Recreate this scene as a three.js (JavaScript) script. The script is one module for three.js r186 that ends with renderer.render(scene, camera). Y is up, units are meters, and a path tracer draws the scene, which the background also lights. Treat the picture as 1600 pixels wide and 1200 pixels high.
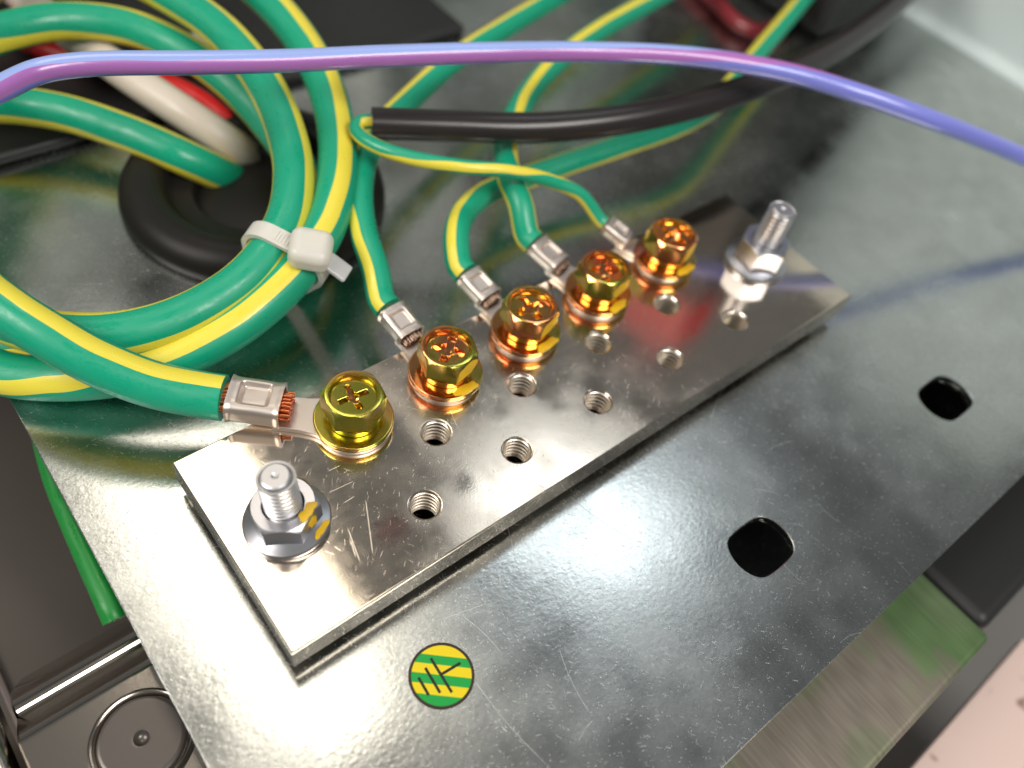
import * as THREE from 'three';
import { RoundedBoxGeometry } from 'three/addons/geometries/RoundedBoxGeometry.js';
import { mergeGeometries, toCreasedNormals } from 'three/addons/utils/BufferGeometryUtils.js';
import { RectAreaLightUniformsLib } from 'three/addons/lights/RectAreaLightUniformsLib.js';
import { Brush, Evaluator, SUBTRACTION, INTERSECTION } from 'three-bvh-csg';

// ------------------------------------------------------------------ camera, light, exposure
// All lengths below are written in millimetres and turned into metres by MM.
const MM = 0.001;
const scene = new THREE.Scene();
const CAM = new THREE.Vector3(-84.863, 133.131, 62.256);
const RIGHT = new THREE.Vector3(0.77590, 0.14369, 0.61427), DOWN = new THREE.Vector3(-0.42474, -0.60096, 0.67708), FWD = new THREE.Vector3(0.46645, -0.78625, -0.40526);
const F = 1303.16;
const camera = new THREE.PerspectiveCamera(2 * Math.atan(600 / F) * 180 / Math.PI, 4 / 3, 0.005, 20);
camera.position.copy(CAM).multiplyScalar(MM);
camera.quaternion.setFromRotationMatrix(new THREE.Matrix4().makeBasis(RIGHT, DOWN.clone().negate(), FWD.clone().negate()));
camera.focus = 0.142;
camera.userData.fStop = 8.6;
scene.add(camera);

const renderer = new THREE.WebGLRenderer({ antialias: true });
renderer.toneMapping = THREE.LinearToneMapping;
renderer.toneMappingExposure = 1.12;
renderer.shadowMap.enabled = true;
scene.background = new THREE.Color().setRGB(0.118, 0.123, 0.124);

RectAreaLightUniformsLib.init();
const LAMPS = [
  // name, label, centre (mm), aimed at (mm), width, length, colour, radiance
  ['batten_lamp', 'warm white batten lamp hung high over the busbar end', [85, 1250, -560], [0, 0, 0], 220, 640, [1, 0.9, 0.76], 4.0],
  ['panel_lamp', 'wide white panel lamp hung high to the left of the plate', [-1050, 1100, -260], [0, 0, -20], 700, 700, [1, 0.95, 0.88], 8],
  ['tube_lamp', 'cool white tube lamp hung across from the batten lamp', [590, 1150, -300], [0, 0, 0], 190, 360, [0.84, 0.93, 1], 2.4],
  ['added_fill_lamp', 'white fill lamp added in front of the enclosure', [60, 1250, 1000], [60, 80, -100], 800, 500, [1, 0.97, 0.92], 12],  // added fill light for the back panel and front faces
];
const lampHousing = new THREE.MeshStandardMaterial({ color: 0x8a8a88, roughness: 0.6 });
for (const [name, label, c, at, w, l, col, rad] of LAMPS) {
  const g = new THREE.Group(); g.name = name; g.userData = { label, category: 'lamp' };
  g.position.set(c[0] * MM, c[1] * MM, c[2] * MM);
  const dir = new THREE.Vector3(at[0] - c[0], at[1] - c[1], at[2] - c[2]).normalize();
  g.quaternion.setFromUnitVectors(new THREE.Vector3(0, 0, -1), dir);
  const box = new THREE.Mesh(new THREE.BoxGeometry((w + 30) * MM, (l + 30) * MM, 0.04), lampHousing); box.name = 'housing'; box.position.z = 0.024; box.castShadow = box.receiveShadow = true; g.add(box);
  const dif = new THREE.Mesh(new THREE.BoxGeometry(w * MM, l * MM, 0.004), new THREE.MeshStandardMaterial({ color: 0xeeeeee, emissive: new THREE.Color().setRGB(...col), emissiveIntensity: 0.6, roughness: 0.7 })); dif.name = 'diffuser'; g.add(dif);
  const L = new THREE.RectAreaLight(new THREE.Color().setRGB(...col), rad, w * MM, l * MM); L.position.z = -0.006; g.add(L);
  scene.add(g);
}

// ------------------------------------------------------------------ helpers
let seed = 7;
const rnd = () => { seed = (seed * 1664525 + 1013904223) >>> 0; return seed / 4294967296; };
const V = (x, y, z) => new THREE.Vector3(x, y, z);
const TOCAM = FWD.clone().negate();
// a pixel of the photograph (1600 x 1200) seen at height h above the plate
function U(u, v, h = 0) {
  const d = RIGHT.clone().multiplyScalar((u - 800) / F).addScaledVector(DOWN, (v - 600) / F).add(FWD);
  return CAM.clone().addScaledVector(d, (h - CAM.y) / d.y);
}
const taken = new Map();
const numbered = (n) => { const k = taken.get(n) ?? 0; taken.set(n, k + 1); return k ? `${n}_${String(k).padStart(3, '0')}` : n; };
function mesh(name, geo, mat, parent) {            // geometry in millimetres, in the parent's frame
  const g = geo.clone(); g.scale(MM, MM, MM);
  const m = new THREE.Mesh(g, mat); m.name = name; m.castShadow = m.receiveShadow = true;
  (parent ?? scene).add(m); return m;
}
function thing(name, label, category, p = V(0, 0, 0), group) {
  const g = new THREE.Group(); g.name = numbered(name); g.userData = { label, category };
  if (group) g.userData.group = group;
  g.position.copy(p).multiplyScalar(MM); scene.add(g); return g;
}
function structure(name, geo, mat, label) { const m = mesh(numbered(name), geo, mat); m.userData = { kind: 'structure', label, category: 'surface' }; return m; }
const plain = (geos) => mergeGeometries(geos.map((g) => { const q = g.index ? g.toNonIndexed() : g; for (const k of Object.keys(q.attributes)) if (!['position', 'normal', 'uv'].includes(k)) q.deleteAttribute(k); if (!q.attributes.uv) q.setAttribute('uv', new THREE.BufferAttribute(new Float32Array(q.attributes.position.count * 2), 2)); return q; }));
const smooth = (a, b, x) => { const t = Math.min(1, Math.max(0, (x - a) / (b - a))); return t * t * (3 - 2 * t); };
const lin = (r, g, b) => new THREE.Color().setRGB(r, g, b);

// uv = position in the xz plane, in units of s millimetres, for flat sheets
function planarUV(geo, s, ox = 0, oz = 0, sz = s) {
  const p = geo.attributes.position, n = geo.attributes.normal, uv = new Float32Array(p.count * 2);
  for (let i = 0; i < p.count; i++) {
    const x = p.getX(i), y = p.getY(i), z = p.getZ(i), ny = Math.abs(n.getY(i)), nx = Math.abs(n.getX(i));
    uv[2 * i] = ((ny > 0.5 || nx < 0.7 ? x : y) - ox) / s; uv[2 * i + 1] = ((ny > 0.5 || nx >= 0.7 ? z : z + y) - oz) / sz;
  }
  geo.setAttribute('uv', new THREE.BufferAttribute(uv, 2)); return geo;
}

// tileable value noise on a w x h grid with cells of c pixels
function noise(w, h, cx, cy = cx) {
  const gx = Math.max(1, Math.round(w / cx)), gy = Math.max(1, Math.round(h / cy)), g = new Float32Array(gx * gy), out = new Float32Array(w * h);
  for (let i = 0; i < g.length; i++) g[i] = rnd();
  for (let y = 0; y < h; y++) {
    const fy = y / h * gy, y0 = Math.floor(fy), ty = fy - y0, sy = ty * ty * (3 - 2 * ty), a = (y0 % gy) * gx, b = ((y0 + 1) % gy) * gx;
    for (let x = 0; x < w; x++) {
      const fx = x / w * gx, x0 = Math.floor(fx), tx = fx - x0, sx = tx * tx * (3 - 2 * tx), p = x0 % gx, q = (x0 + 1) % gx;
      out[y * w + x] = (g[a + p] * (1 - sx) + g[a + q] * sx) * (1 - sy) + (g[b + p] * (1 - sx) + g[b + q] * sx) * sy;
    }
  }
  return out;
}
// a soft line added into a wrapping float field
function scratch(f, w, h, x0, y0, x1, y1, width, amount, wob = 0) {
  const n = Math.ceil(Math.hypot(x1 - x0, y1 - y0) * 1.5) + 1, bend = (rnd() - 0.5) * wob, nx = -(y1 - y0), ny = x1 - x0, nl = Math.hypot(nx, ny) || 1, R = Math.ceil(width);
  for (let i = 0; i <= n; i++) {
    const t = i / n, k = bend * Math.sin(Math.PI * t), x = x0 + (x1 - x0) * t + nx / nl * k, y = y0 + (y1 - y0) * t + ny / nl * k, a = amount * Math.min(1, 6 * t, 6 * (1 - t)) * (0.6 + 0.4 * Math.sin(i * 0.7));
    for (let dy = -R; dy <= R; dy++) for (let dx = -R; dx <= R; dx++) {
      const px = Math.round(x) + dx, py = Math.round(y) + dy, d = Math.hypot(px - x, py - y); if (d > width) continue;
      const at = ((py % h) + h) % h * w + ((px % w) + w) % w, s = a * (1 - d / (width + 0.01));
      if (Math.abs(s) > Math.abs(f[at] - (f.base ? f.base[at] : 0))) f[at] = (f.base ? f.base[at] : 0) + s;
    }
  }
}
function greyMap(f, w, h, lo, hi) {
  const d = new Uint8Array(w * h * 4);
  for (let i = 0; i < w * h; i++) { const v = Math.max(0, Math.min(255, Math.round(255 * (lo + (hi - lo) * f[i])))); d[4 * i] = d[4 * i + 1] = d[4 * i + 2] = v; d[4 * i + 3] = 255; }
  return tex(d, w, h, false);
}
function tex(d, w, h, srgb) {
  const t = new THREE.DataTexture(d, w, h); t.wrapS = t.wrapT = THREE.RepeatWrapping; t.magFilter = THREE.LinearFilter; t.minFilter = THREE.LinearMipmapLinearFilter; t.generateMipmaps = true;
  if (srgb) t.colorSpace = THREE.SRGBColorSpace; t.needsUpdate = true; return t;
}
const s8 = (x) => Math.max(0, Math.min(255, Math.round(255 * (x <= 0.0031308 ? 12.92 * x : 1.055 * Math.pow(x, 1 / 2.4) - 0.055))));

// a swept tube whose faces carry their own colour; pts: [Vector3], phase: numbers at the points
function tube(pts, radius, { base, stripes = [], phase = null, radial = 48, step = 0.9, capA = true, capB = true } = {}) {
  const curve = new THREE.CatmullRomCurve3(pts, false, 'centripetal'), len = curve.getLength(), n = Math.max(8, Math.round(len / step));
  const P = [], T = [], ph = [];
  for (let i = 0; i <= n; i++) {
    const u = i / n; P.push(curve.getPointAt(u)); T.push(curve.getTangentAt(u));
    const t = curve.getUtoTmapping(u, null) * (pts.length - 1), k = Math.min(pts.length - 2, Math.floor(t)), e = t - k, s = e * e * (3 - 2 * e);
    const al = u * len; ph.push((phase ? phase[k] * (1 - s) + phase[k + 1] * s : 0) + 1.2 * Math.sin(al * 0.17) + 0.7 * Math.sin(al * 0.43 + 1));   // stripes waver a little
  }
  const pos = [], nor = [], col = [], uvs = [], idx = [];
  const ring = (i, a) => { const t = T[i], nn = TOCAM.clone().addScaledVector(t, -TOCAM.dot(t)).normalize(), b = t.clone().cross(nn); return nn.multiplyScalar(Math.cos(a)).addScaledVector(b, Math.sin(a)); };
  const dirs = [];
  for (let i = 0; i <= n; i++) { const row = []; for (let j = 0; j <= radial; j++) row.push(ring(i, (j / radial * 360 + ph[i]) * Math.PI / 180)); dirs.push(row); }
  const pick = (deg) => { for (const [c, hw, cc] of stripes) { let d = Math.abs(((deg - c) % 360 + 540) % 360 - 180); d = Math.abs(d); if (d <= hw) return cc; } return base; };
  for (let j = 0; j < radial; j++) {
    const c = pick((j + 0.5) / radial * 360), o = pos.length / 3;
    for (let i = 0; i <= n; i++) for (const jj of [j, j + 1]) {
      const d = dirs[i][jj], q = P[i]; pos.push(q.x + d.x * radius, q.y + d.y * radius, q.z + d.z * radius); nor.push(d.x, d.y, d.z); col.push(c.r, c.g, c.b); uvs.push(i / n * len / 40, jj / radial * radius * 6.283 / 40);
    }
    for (let i = 0; i < n; i++) { const a = o + 2 * i; idx.push(a, a + 1, a + 2, a + 1, a + 3, a + 2); }
  }
  for (const [on, i, s] of [[capA, 0, -1], [capB, n, 1]]) if (on) {
    const o = pos.length / 3, q = P[i], t = T[i].clone().multiplyScalar(s); pos.push(q.x, q.y, q.z); nor.push(t.x, t.y, t.z); col.push(base.r, base.g, base.b);
    for (let j = 0; j <= radial; j++) { const d = dirs[i][j]; pos.push(q.x + d.x * radius, q.y + d.y * radius, q.z + d.z * radius); nor.push(t.x, t.y, t.z); col.push(base.r, base.g, base.b); }
    for (let j = 0; j < radial; j++) s > 0 ? idx.push(o, o + 1 + j, o + 2 + j) : idx.push(o, o + 2 + j, o + 1 + j);
  }
  const g = new THREE.BufferGeometry();
  g.setAttribute('position', new THREE.Float32BufferAttribute(pos, 3)); g.setAttribute('normal', new THREE.Float32BufferAttribute(nor, 3)); g.setAttribute('color', new THREE.Float32BufferAttribute(col, 3));
  g.setAttribute('uv', new THREE.Float32BufferAttribute(Float32Array.from({ length: pos.length / 3 * 2 }, (_, i) => uvs[i] ?? 0), 2)); g.setIndex(idx);
  return g;
}
// closed rings of equal length joined into a skin; caps closes the ends
function loft(rings, caps = true) {
  const m = rings[0].length, pos = [], idx = [];
  for (const r of rings) for (const p of r) pos.push(p.x, p.y, p.z);
  for (let i = 0; i < rings.length - 1; i++) for (let j = 0; j < m; j++) { const a = i * m + j, b = i * m + (j + 1) % m; idx.push(a, b, a + m, b, b + m, a + m); }
  if (caps) for (const [i, s] of [[0, 1], [rings.length - 1, -1]]) {
    const c = rings[i].reduce((x, p) => x.add(p), V(0, 0, 0)).multiplyScalar(1 / m), o = pos.length / 3; pos.push(c.x, c.y, c.z);
    for (let j = 0; j < m; j++) s > 0 ? idx.push(o, i * m + (j + 1) % m, i * m + j) : idx.push(o, i * m + j, i * m + (j + 1) % m);
  }
  const g = new THREE.BufferGeometry(); g.setAttribute('position', new THREE.Float32BufferAttribute(pos, 3)); g.setIndex(idx); g.computeVertexNormals();
  return g;
}
const lathe = (pts, seg = 64) => new THREE.LatheGeometry(pts.map(([r, y]) => new THREE.Vector2(r, y)), seg);
// faces that lie flat keep their flat normals, so that broad sheets do not shade towards their bevels
const flatten = (g) => { const p = g.attributes.position, n = g.attributes.normal, a = V(0, 0, 0), b = V(0, 0, 0), c = V(0, 0, 0); for (let i = 0; i < p.count; i += 3) { a.fromBufferAttribute(p, i); b.fromBufferAttribute(p, i + 1).sub(a); c.fromBufferAttribute(p, i + 2).sub(a); b.cross(c).normalize(); if (Math.max(Math.abs(b.x), Math.abs(b.y), Math.abs(b.z)) > 0.9995) for (let k = 0; k < 3; k++) n.setXYZ(i + k, b.x, b.y, b.z); } return g; };
const crease = (g, deg = 30) => toCreasedNormals(g.index ? g.toNonIndexed() : g, deg * Math.PI / 180);

// ------------------------------------------------------------------ materials
// rolled, zinc-coated sheet: fine pebbled grain, short nicks, long hairline scratches
const TILE = 150;
const zinc = (() => {
  const w = 2048, h = 2048, a = noise(w, h, 4), b = noise(w, h, 10, 7), c = noise(w, h, 60), d = noise(w, h, 220), e = noise(w, h, 22);
  const bump = new Float32Array(w * h), rough = new Float32Array(w * h), tone = new Float32Array(w * h);
  for (let i = 0; i < w * h; i++) { bump[i] = 0.5 + 0.14 * (a[i] - 0.5) + 0.3 * (b[i] - 0.5) + 0.05 * (e[i] - 0.5); rough[i] = 0.2 + 0.07 * (c[i] - 0.5) + 0.17 * (d[i] - 0.5) + 0.03 * (e[i] - 0.5); tone[i] = 0.7 + 0.05 * (c[i] - 0.5) + 0.06 * (d[i] - 0.5) + 0.06 * (a[i] - 0.5); }
  bump.base = bump.slice(); rough.base = rough.slice(); tone.base = tone.slice();
  for (let k = 0; k < 24000; k++) {                                     // nicks
    const x = rnd() * w, y = rnd() * h, l = 1.5 + 14 * Math.pow(rnd(), 5), t = rnd() < 0.55 ? 0.9 + (rnd() - 0.5) * 0.9 : rnd() * Math.PI, wd = 0.6 + 0.8 * rnd() * rnd(), s = rnd() < 0.5 ? 1 : -1, x1 = x + Math.cos(t) * l, y1 = y + Math.sin(t) * l;
    scratch(bump, w, h, x, y, x1, y1, wd, s * (0.25 + 0.25 * rnd())); if (rnd() < 0.7) scratch(rough, w, h, x, y, x1, y1, wd, 0.25 + 0.5 * rnd()); if (rnd() < 0.6) scratch(tone, w, h, x, y, x1, y1, wd, 0.24);
  }
  for (let k = 0; k < 46; k++) {                                       // hairlines
    const x = rnd() * w, y = rnd() * h, l = 60 + 380 * rnd() * rnd(), t = rnd() * Math.PI, x1 = x + Math.cos(t) * l, y1 = y + Math.sin(t) * l, sd = seed;
    scratch(bump, w, h, x, y, x1, y1, 1, -0.22, 24); const after = seed; seed = sd; scratch(rough, w, h, x, y, x1, y1, 1, 0.5, 24); seed = sd; scratch(tone, w, h, x, y, x1, y1, 1, 0.1, 24); seed = after;
  }
  return { bump: greyMap(bump, w, h, 0, 1), rough: greyMap(rough, w, h, 0.05, 0.85), tone: greyMap(tone, w, h, 0, 1) };
})();
zinc.tone.colorSpace = THREE.SRGBColorSpace;
const zincSheet = new THREE.MeshStandardMaterial({ color: lin(1.2, 1.24, 1.2), map: zinc.tone, metalness: 1, roughness: 1, roughnessMap: zinc.rough, bumpMap: zinc.bump, bumpScale: 1.7e-5 });

// nickel-plated copper bar: smudged mirror with scuffs
const BAR = { L: 140, W: 39.3, T: 6, Y: 8.5 };
const nickel = (() => {
  const w = 2048, h = 640, sx = w / BAR.L, sz = h / BAR.W, px = (x) => (x + BAR.L / 2) * sx, py = (z) => (z + BAR.W / 2) * sz;
  const a = noise(w, h, 3), c = noise(w, h, 70), d = noise(w, h, 190), e = noise(w, h, 18);
  const bump = new Float32Array(w * h), rough = new Float32Array(w * h), tone = new Float32Array(w * h);
  for (let i = 0; i < w * h; i++) {
    const x = (i % w) / w, worn = smooth(0.1, 0.26, x) * (1 - smooth(0.45, 0.78, x));   // the handled, scuffed stretch of the bar
    bump[i] = 0.5 + 0.16 * (a[i] - 0.5) * (0.4 + worn) + 0.25 * (e[i] - 0.5) * 0.3;
    rough[i] = 0.085 + worn * (0.08 + 0.16 * (c[i] - 0.5)) + 0.1 * Math.max(0, d[i] - 0.5) + 0.03 * (e[i] - 0.5);
    tone[i] = 0.72 + 0.06 * (c[i] - 0.5) + 0.05 * (d[i] - 0.5) - 0.05 * worn * smooth(0.5, 0.8, c[i]);
  }
  bump.base = bump.slice(); rough.base = rough.slice(); tone.base = tone.slice();
  for (let k = 0; k < 1500; k++) {
    const u = 0.05 + 0.95 * rnd(), keep = u < 0.7 ? 1 : 0.35; if (rnd() > keep) continue;
    const x = u * w, y = rnd() * h, l = 3 + 26 * Math.pow(rnd(), 3), t = rnd() < 0.6 ? 2.3 + (rnd() - 0.5) * 0.5 : rnd() * Math.PI, x1 = x + Math.cos(t) * l, y1 = y + Math.sin(t) * l, wd = 0.7 + 0.6 * rnd();
    scratch(bump, w, h, x, y, x1, y1, wd, (rnd() < 0.5 ? 1 : -1) * 0.2); scratch(rough, w, h, x, y, x1, y1, wd, 0.3);
  }
  for (const [u0, v0, u1, v1, wd] of [[568, 778, 580, 870, 1.6], [540, 825, 560, 880, 1.4], [486, 858, 490, 905, 1.3], [509, 772, 552, 752, 1.1], [533, 788, 552, 776, 1.2], [508, 738, 530, 728, 1.2], [500, 840, 512, 850, 1.3], [545, 845, 553, 872, 1.6], [520, 855, 530, 862, 1.7], [505, 862, 520, 868, 1.6], [718, 600, 738, 640, 1], [700, 640, 712, 668, 1]]) {
    const A = U(u0, v0, BAR.Y), B = U(u1, v1, BAR.Y); scratch(bump, w, h, px(A.x), py(A.z), px(B.x), py(B.z), wd, 0.5); scratch(rough, w, h, px(A.x), py(A.z), px(B.x), py(B.z), wd, 0.5); scratch(tone, w, h, px(A.x), py(A.z), px(B.x), py(B.z), wd, 0.15);
  }
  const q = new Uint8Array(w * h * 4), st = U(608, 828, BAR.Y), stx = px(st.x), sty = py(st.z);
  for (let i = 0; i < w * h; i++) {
    const x = i % w, y = Math.floor(i / w), dd = Math.hypot((x - stx) / 58, (y - sty) / 46), k = smooth(1.15, 0.25, dd + (c[i] - 0.5) * 0.9 + (a[i] - 0.5) * 0.7) * 0.55;   // rosy patch
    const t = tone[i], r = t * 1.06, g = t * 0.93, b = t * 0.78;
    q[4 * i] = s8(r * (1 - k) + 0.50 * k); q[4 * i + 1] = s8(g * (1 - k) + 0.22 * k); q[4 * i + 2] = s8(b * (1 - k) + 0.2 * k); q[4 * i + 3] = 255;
  }
  return { bump: greyMap(bump, w, h, 0, 1), rough: greyMap(rough, w, h, 0, 1), map: tex(q, w, h, true) };
})();
const nickelBar = new THREE.MeshStandardMaterial({ map: nickel.map, metalness: 1, roughness: 1, roughnessMap: nickel.rough, bumpMap: nickel.bump, bumpScale: 5e-6 });
const nickelBore = new THREE.MeshStandardMaterial({ color: lin(0.72, 0.64, 0.54), metalness: 1, roughness: 0.36 });
const tinLug = new THREE.MeshStandardMaterial({ color: lin(0.7, 0.62, 0.56), metalness: 1, roughness: 0.42 });
const tinnedCopper = new THREE.MeshStandardMaterial({ color: lin(0.52, 0.36, 0.27), metalness: 1, roughness: 0.36 });
const copper = new THREE.MeshStandardMaterial({ color: lin(0.82, 0.28, 0.12), metalness: 1, roughness: 0.3 });
const steelNut = new THREE.MeshStandardMaterial({ color: lin(0.48, 0.48, 0.51), metalness: 1, roughness: 0.3 });
const steelRod = new THREE.MeshStandardMaterial({ color: lin(0.62, 0.61, 0.62), metalness: 1, roughness: 0.38 });
const steelBright = new THREE.MeshStandardMaterial({ color: lin(0.55, 0.55, 0.58), metalness: 1, roughness: 0.3 });
const yellowPaint = new THREE.MeshStandardMaterial({ color: lin(0.72, 0.44, 0.012), roughness: 0.35 });
// yellow chromate passivation: gold film drifting to rose and green in patches
function chromate(bias) {
  const w = 256, h = 256, a = noise(w, h, 60), b = noise(w, h, 24), q = new Uint8Array(w * h * 4);
  const gold = [0.9, 0.58, 0.16], rose = [0.82, 0.33, 0.14], green = [0.5, 0.48, 0.08];
  for (let i = 0; i < w * h; i++) {
    const f = Math.max(0, Math.min(1, bias + 1.7 * (a[i] - 0.5) + 0.6 * (b[i] - 0.5)));
    for (let k = 0; k < 3; k++) { const v = f < 0.5 ? rose[k] + (gold[k] - rose[k]) * f * 2 : gold[k] + (green[k] - gold[k]) * (f * 2 - 1); q[4 * i + k] = s8(v); }
    q[4 * i + 3] = 255;
  }
  return tex(q, w, h, true);
}
const chromeGreen = new THREE.MeshStandardMaterial({ map: chromate(0.78), metalness: 1, roughness: 0.2 });
const chromeGold = new THREE.MeshStandardMaterial({ map: chromate(0.42), metalness: 1, roughness: 0.14 });
const chromeGold2 = new THREE.MeshStandardMaterial({ map: chromate(0.55), metalness: 1, roughness: 0.16 });
const chromeRose = new THREE.MeshStandardMaterial({ map: chromate(0.25), metalness: 1, roughness: 0.14 });
const skin = (() => { const w = 512, h = 512, a = noise(w, h, 40, 12), b = noise(w, h, 6, 3), r = new Float32Array(w * h), u = new Float32Array(w * h); for (let i = 0; i < w * h; i++) { r[i] = 0.42 + 0.35 * (a[i] - 0.5) + 0.2 * (b[i] - 0.5); u[i] = 0.5 + 0.4 * (a[i] - 0.5) + 0.15 * (b[i] - 0.5); } r.base = r.slice(); u.base = u.slice(); for (let k = 0; k < 120; k++) { const x = rnd() * w, y = rnd() * h, l = 5 + 60 * rnd() * rnd(), t = (rnd() - 0.5) * 1.2; scratch(r, w, h, x, y, x + Math.cos(t) * l, y + Math.sin(t) * l, 1, 0.4); scratch(u, w, h, x, y, x + Math.cos(t) * l, y + Math.sin(t) * l, 1, -0.4); } return { r: greyMap(r, w, h, 0, 1), u: greyMap(u, w, h, 0, 1) }; })();
const pvc = new THREE.MeshPhysicalMaterial({ vertexColors: true, roughness: 1, roughnessMap: skin.r, bumpMap: skin.u, bumpScale: 1.5e-5, clearcoat: 0.12, clearcoatRoughness: 0.35 });
const GREEN = lin(0.005, 0.33, 0.185), YELLOW = lin(0.78, 0.66, 0.06);
const rubber = new THREE.MeshPhysicalMaterial({ color: lin(0.012, 0.0105, 0.0095), roughness: 0.42, specularIntensity: 0.5 });
const blackPlastic = new THREE.MeshStandardMaterial({ color: lin(0.012, 0.012, 0.012), roughness: 0.5 });

// ------------------------------------------------------------------ the setting: mounting plate and what lies around it
const slotPath = (cx, cy) => { const p = new THREE.Path(), r = 6.7, f = 5.1; for (let i = 0; i < 72; i++) { const a = i / 72 * Math.PI * 2, k = Math.pow(Math.pow(r, -9) + Math.pow(f / Math.max(1e-3, Math.abs(Math.sin(a))), -9), -1 / 9); i ? p.lineTo(cx + k * Math.cos(a), cy + k * Math.sin(a)) : p.moveTo(cx + k, cy); } p.closePath(); return p; };
const SLOTS = [[10.4, 48.3], [74.3, 48.5]], GROM = V(-22.5, 0, -81);
{
  const s = new THREE.Shape(); s.moveTo(-86, -70); s.lineTo(215, -70); s.lineTo(215, 210); s.lineTo(-86, 210); s.closePath();   // shape y = -z
  for (const [x, z] of SLOTS) s.holes.push(slotPath(x, -z));
  const gh = new THREE.Path(); gh.absarc(GROM.x, -GROM.z, 20, 0, Math.PI * 2, true); s.holes.push(gh);
  const g = new THREE.ExtrudeGeometry(s, { depth: 1.6, bevelEnabled: true, bevelSize: 0.2, bevelThickness: 0.2, bevelSegments: 2, curveSegments: 40 });
  g.rotateX(-Math.PI / 2); g.translate(0, -1.8, 0); const c = flatten(crease(g, 35)); planarUV(c, TILE);
  structure('mounting_plate', c, zincSheet, 'scratched zinc coated steel mounting plate under the busbar');
}
{ // folded side panel of the enclosure on the far right of the plate
  const pts = []; for (let i = 0; i <= 10; i++) { const a = i / 10 * Math.PI / 2; pts.push([215.4 + 4 * Math.sin(a), 4 - 4 * Math.cos(a)]); } pts.push([219.4, 140]);
  const s = new THREE.Shape(); s.moveTo(215.4, -1.6); s.lineTo(...pts[0]); for (const q of pts.slice(1)) s.lineTo(...q); s.lineTo(221, 140); s.lineTo(221, -1.6); s.closePath();
  const g = new THREE.ExtrudeGeometry(s, { depth: 280, bevelEnabled: false, curveSegments: 12 }); g.translate(0, 0, -210);
  structure('enclosure_side_panel', crease(g, 30), new THREE.MeshStandardMaterial({ color: lin(0.6, 0.68, 0.68), roughness: 0.45 }), 'grey green enclosure side panel rising beyond the plate');
}
{
  const g = new THREE.BoxGeometry(320, 240, 2); g.translate(62, 118, -212);
  structure('enclosure_back_panel', g, new THREE.MeshStandardMaterial({ color: lin(0.7, 0.73, 0.69), roughness: 0.5 }), 'pale grey enclosure back panel behind the plate');
}
{
  const g = new THREE.BoxGeometry(900, 4, 900); g.translate(60, -112, 0);
  structure('enclosure_floor', g, new THREE.MeshStandardMaterial({ color: lin(0.2, 0.19, 0.18), roughness: 0.7 }), 'grey enclosure floor deep below the plate');
}

// ------------------------------------------------------------------ busbar
const SCREWS = [[-40.6, -10.2], [-20.8, -10.2], [-1.2, -10.3], [18.6, -10.5], [38.9, -10.6]];
const HOLES = []; for (let i = 0; i < 4; i++) HOLES.push([-29.7 + 20 * i, -0.8]); for (let i = 0; i < 5; i++) HOLES.push([-39.7 + 20 * i, 10.2]);
{
  const b = thing('earth_busbar', 'nickel plated earth busbar with staggered threaded holes on the plate', 'busbar', V(0.3, 0, 0));
  const s = new THREE.Shape(), x = BAR.L / 2 - 0.35, z = BAR.W / 2 - 0.35; s.moveTo(-x, -z); s.lineTo(x, -z); s.lineTo(x, z); s.lineTo(-x, z); s.closePath();
  for (const [hx, hz] of HOLES) { const p = new THREE.Path(); p.absarc(hx, -hz, 2.95, 0, Math.PI * 2, true); s.holes.push(p); }
  const g = new THREE.ExtrudeGeometry(s, { depth: BAR.T - 0.7, bevelEnabled: true, bevelSize: 0.35, bevelThickness: 0.35, bevelSegments: 3, curveSegments: 48 });
  g.rotateX(-Math.PI / 2); g.translate(0, BAR.Y - BAR.T + 0.35, 0);
  const c = flatten(crease(g, 25)), p = c.attributes.position, uv = new Float32Array(p.count * 2);
  for (let i = 0; i < p.count; i++) { const d = BAR.Y - p.getY(i), n = c.attributes.normal; uv[2 * i] = (p.getX(i) + (Math.abs(n.getX(i)) > 0.7 ? d : 0) + BAR.L / 2) / BAR.L; uv[2 * i + 1] = (p.getZ(i) + (Math.abs(n.getZ(i)) > 0.7 ? d : 0) + BAR.W / 2) / BAR.W; }
  c.setAttribute('uv', new THREE.BufferAttribute(uv, 2));
  mesh('bar', c, nickelBar, b);
  const prof = [[3.0, 0]]; prof.push([2.85, -0.25]); for (let k = 0; k < 5; k++) { const y = -0.4 - k * 1.06; prof.push([2.4, y - 0.1], [2.4, y - 0.4], [2.92, y - 0.62], [2.92, y - 0.94]); } prof.push([2.4, -5.75], [3.0, -5.95]);
  const bore = crease(lathe(prof.reverse(), 40), 40);
  for (const [hx, hz] of HOLES) { const m = mesh('threaded_hole', bore, nickelBore, b); m.position.set(hx * MM, (BAR.Y - 0.06) * MM, hz * MM); }
  for (const sx of [-59.3, 58]) { const g2 = lathe([[3.3, 0], [6.2, 0], [6.2, 2.45], [3.3, 2.45]], 48); const m = mesh('spacer', crease(g2), steelNut, b); m.position.set(sx * MM, 0.02 * MM, 0); }
}

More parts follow.
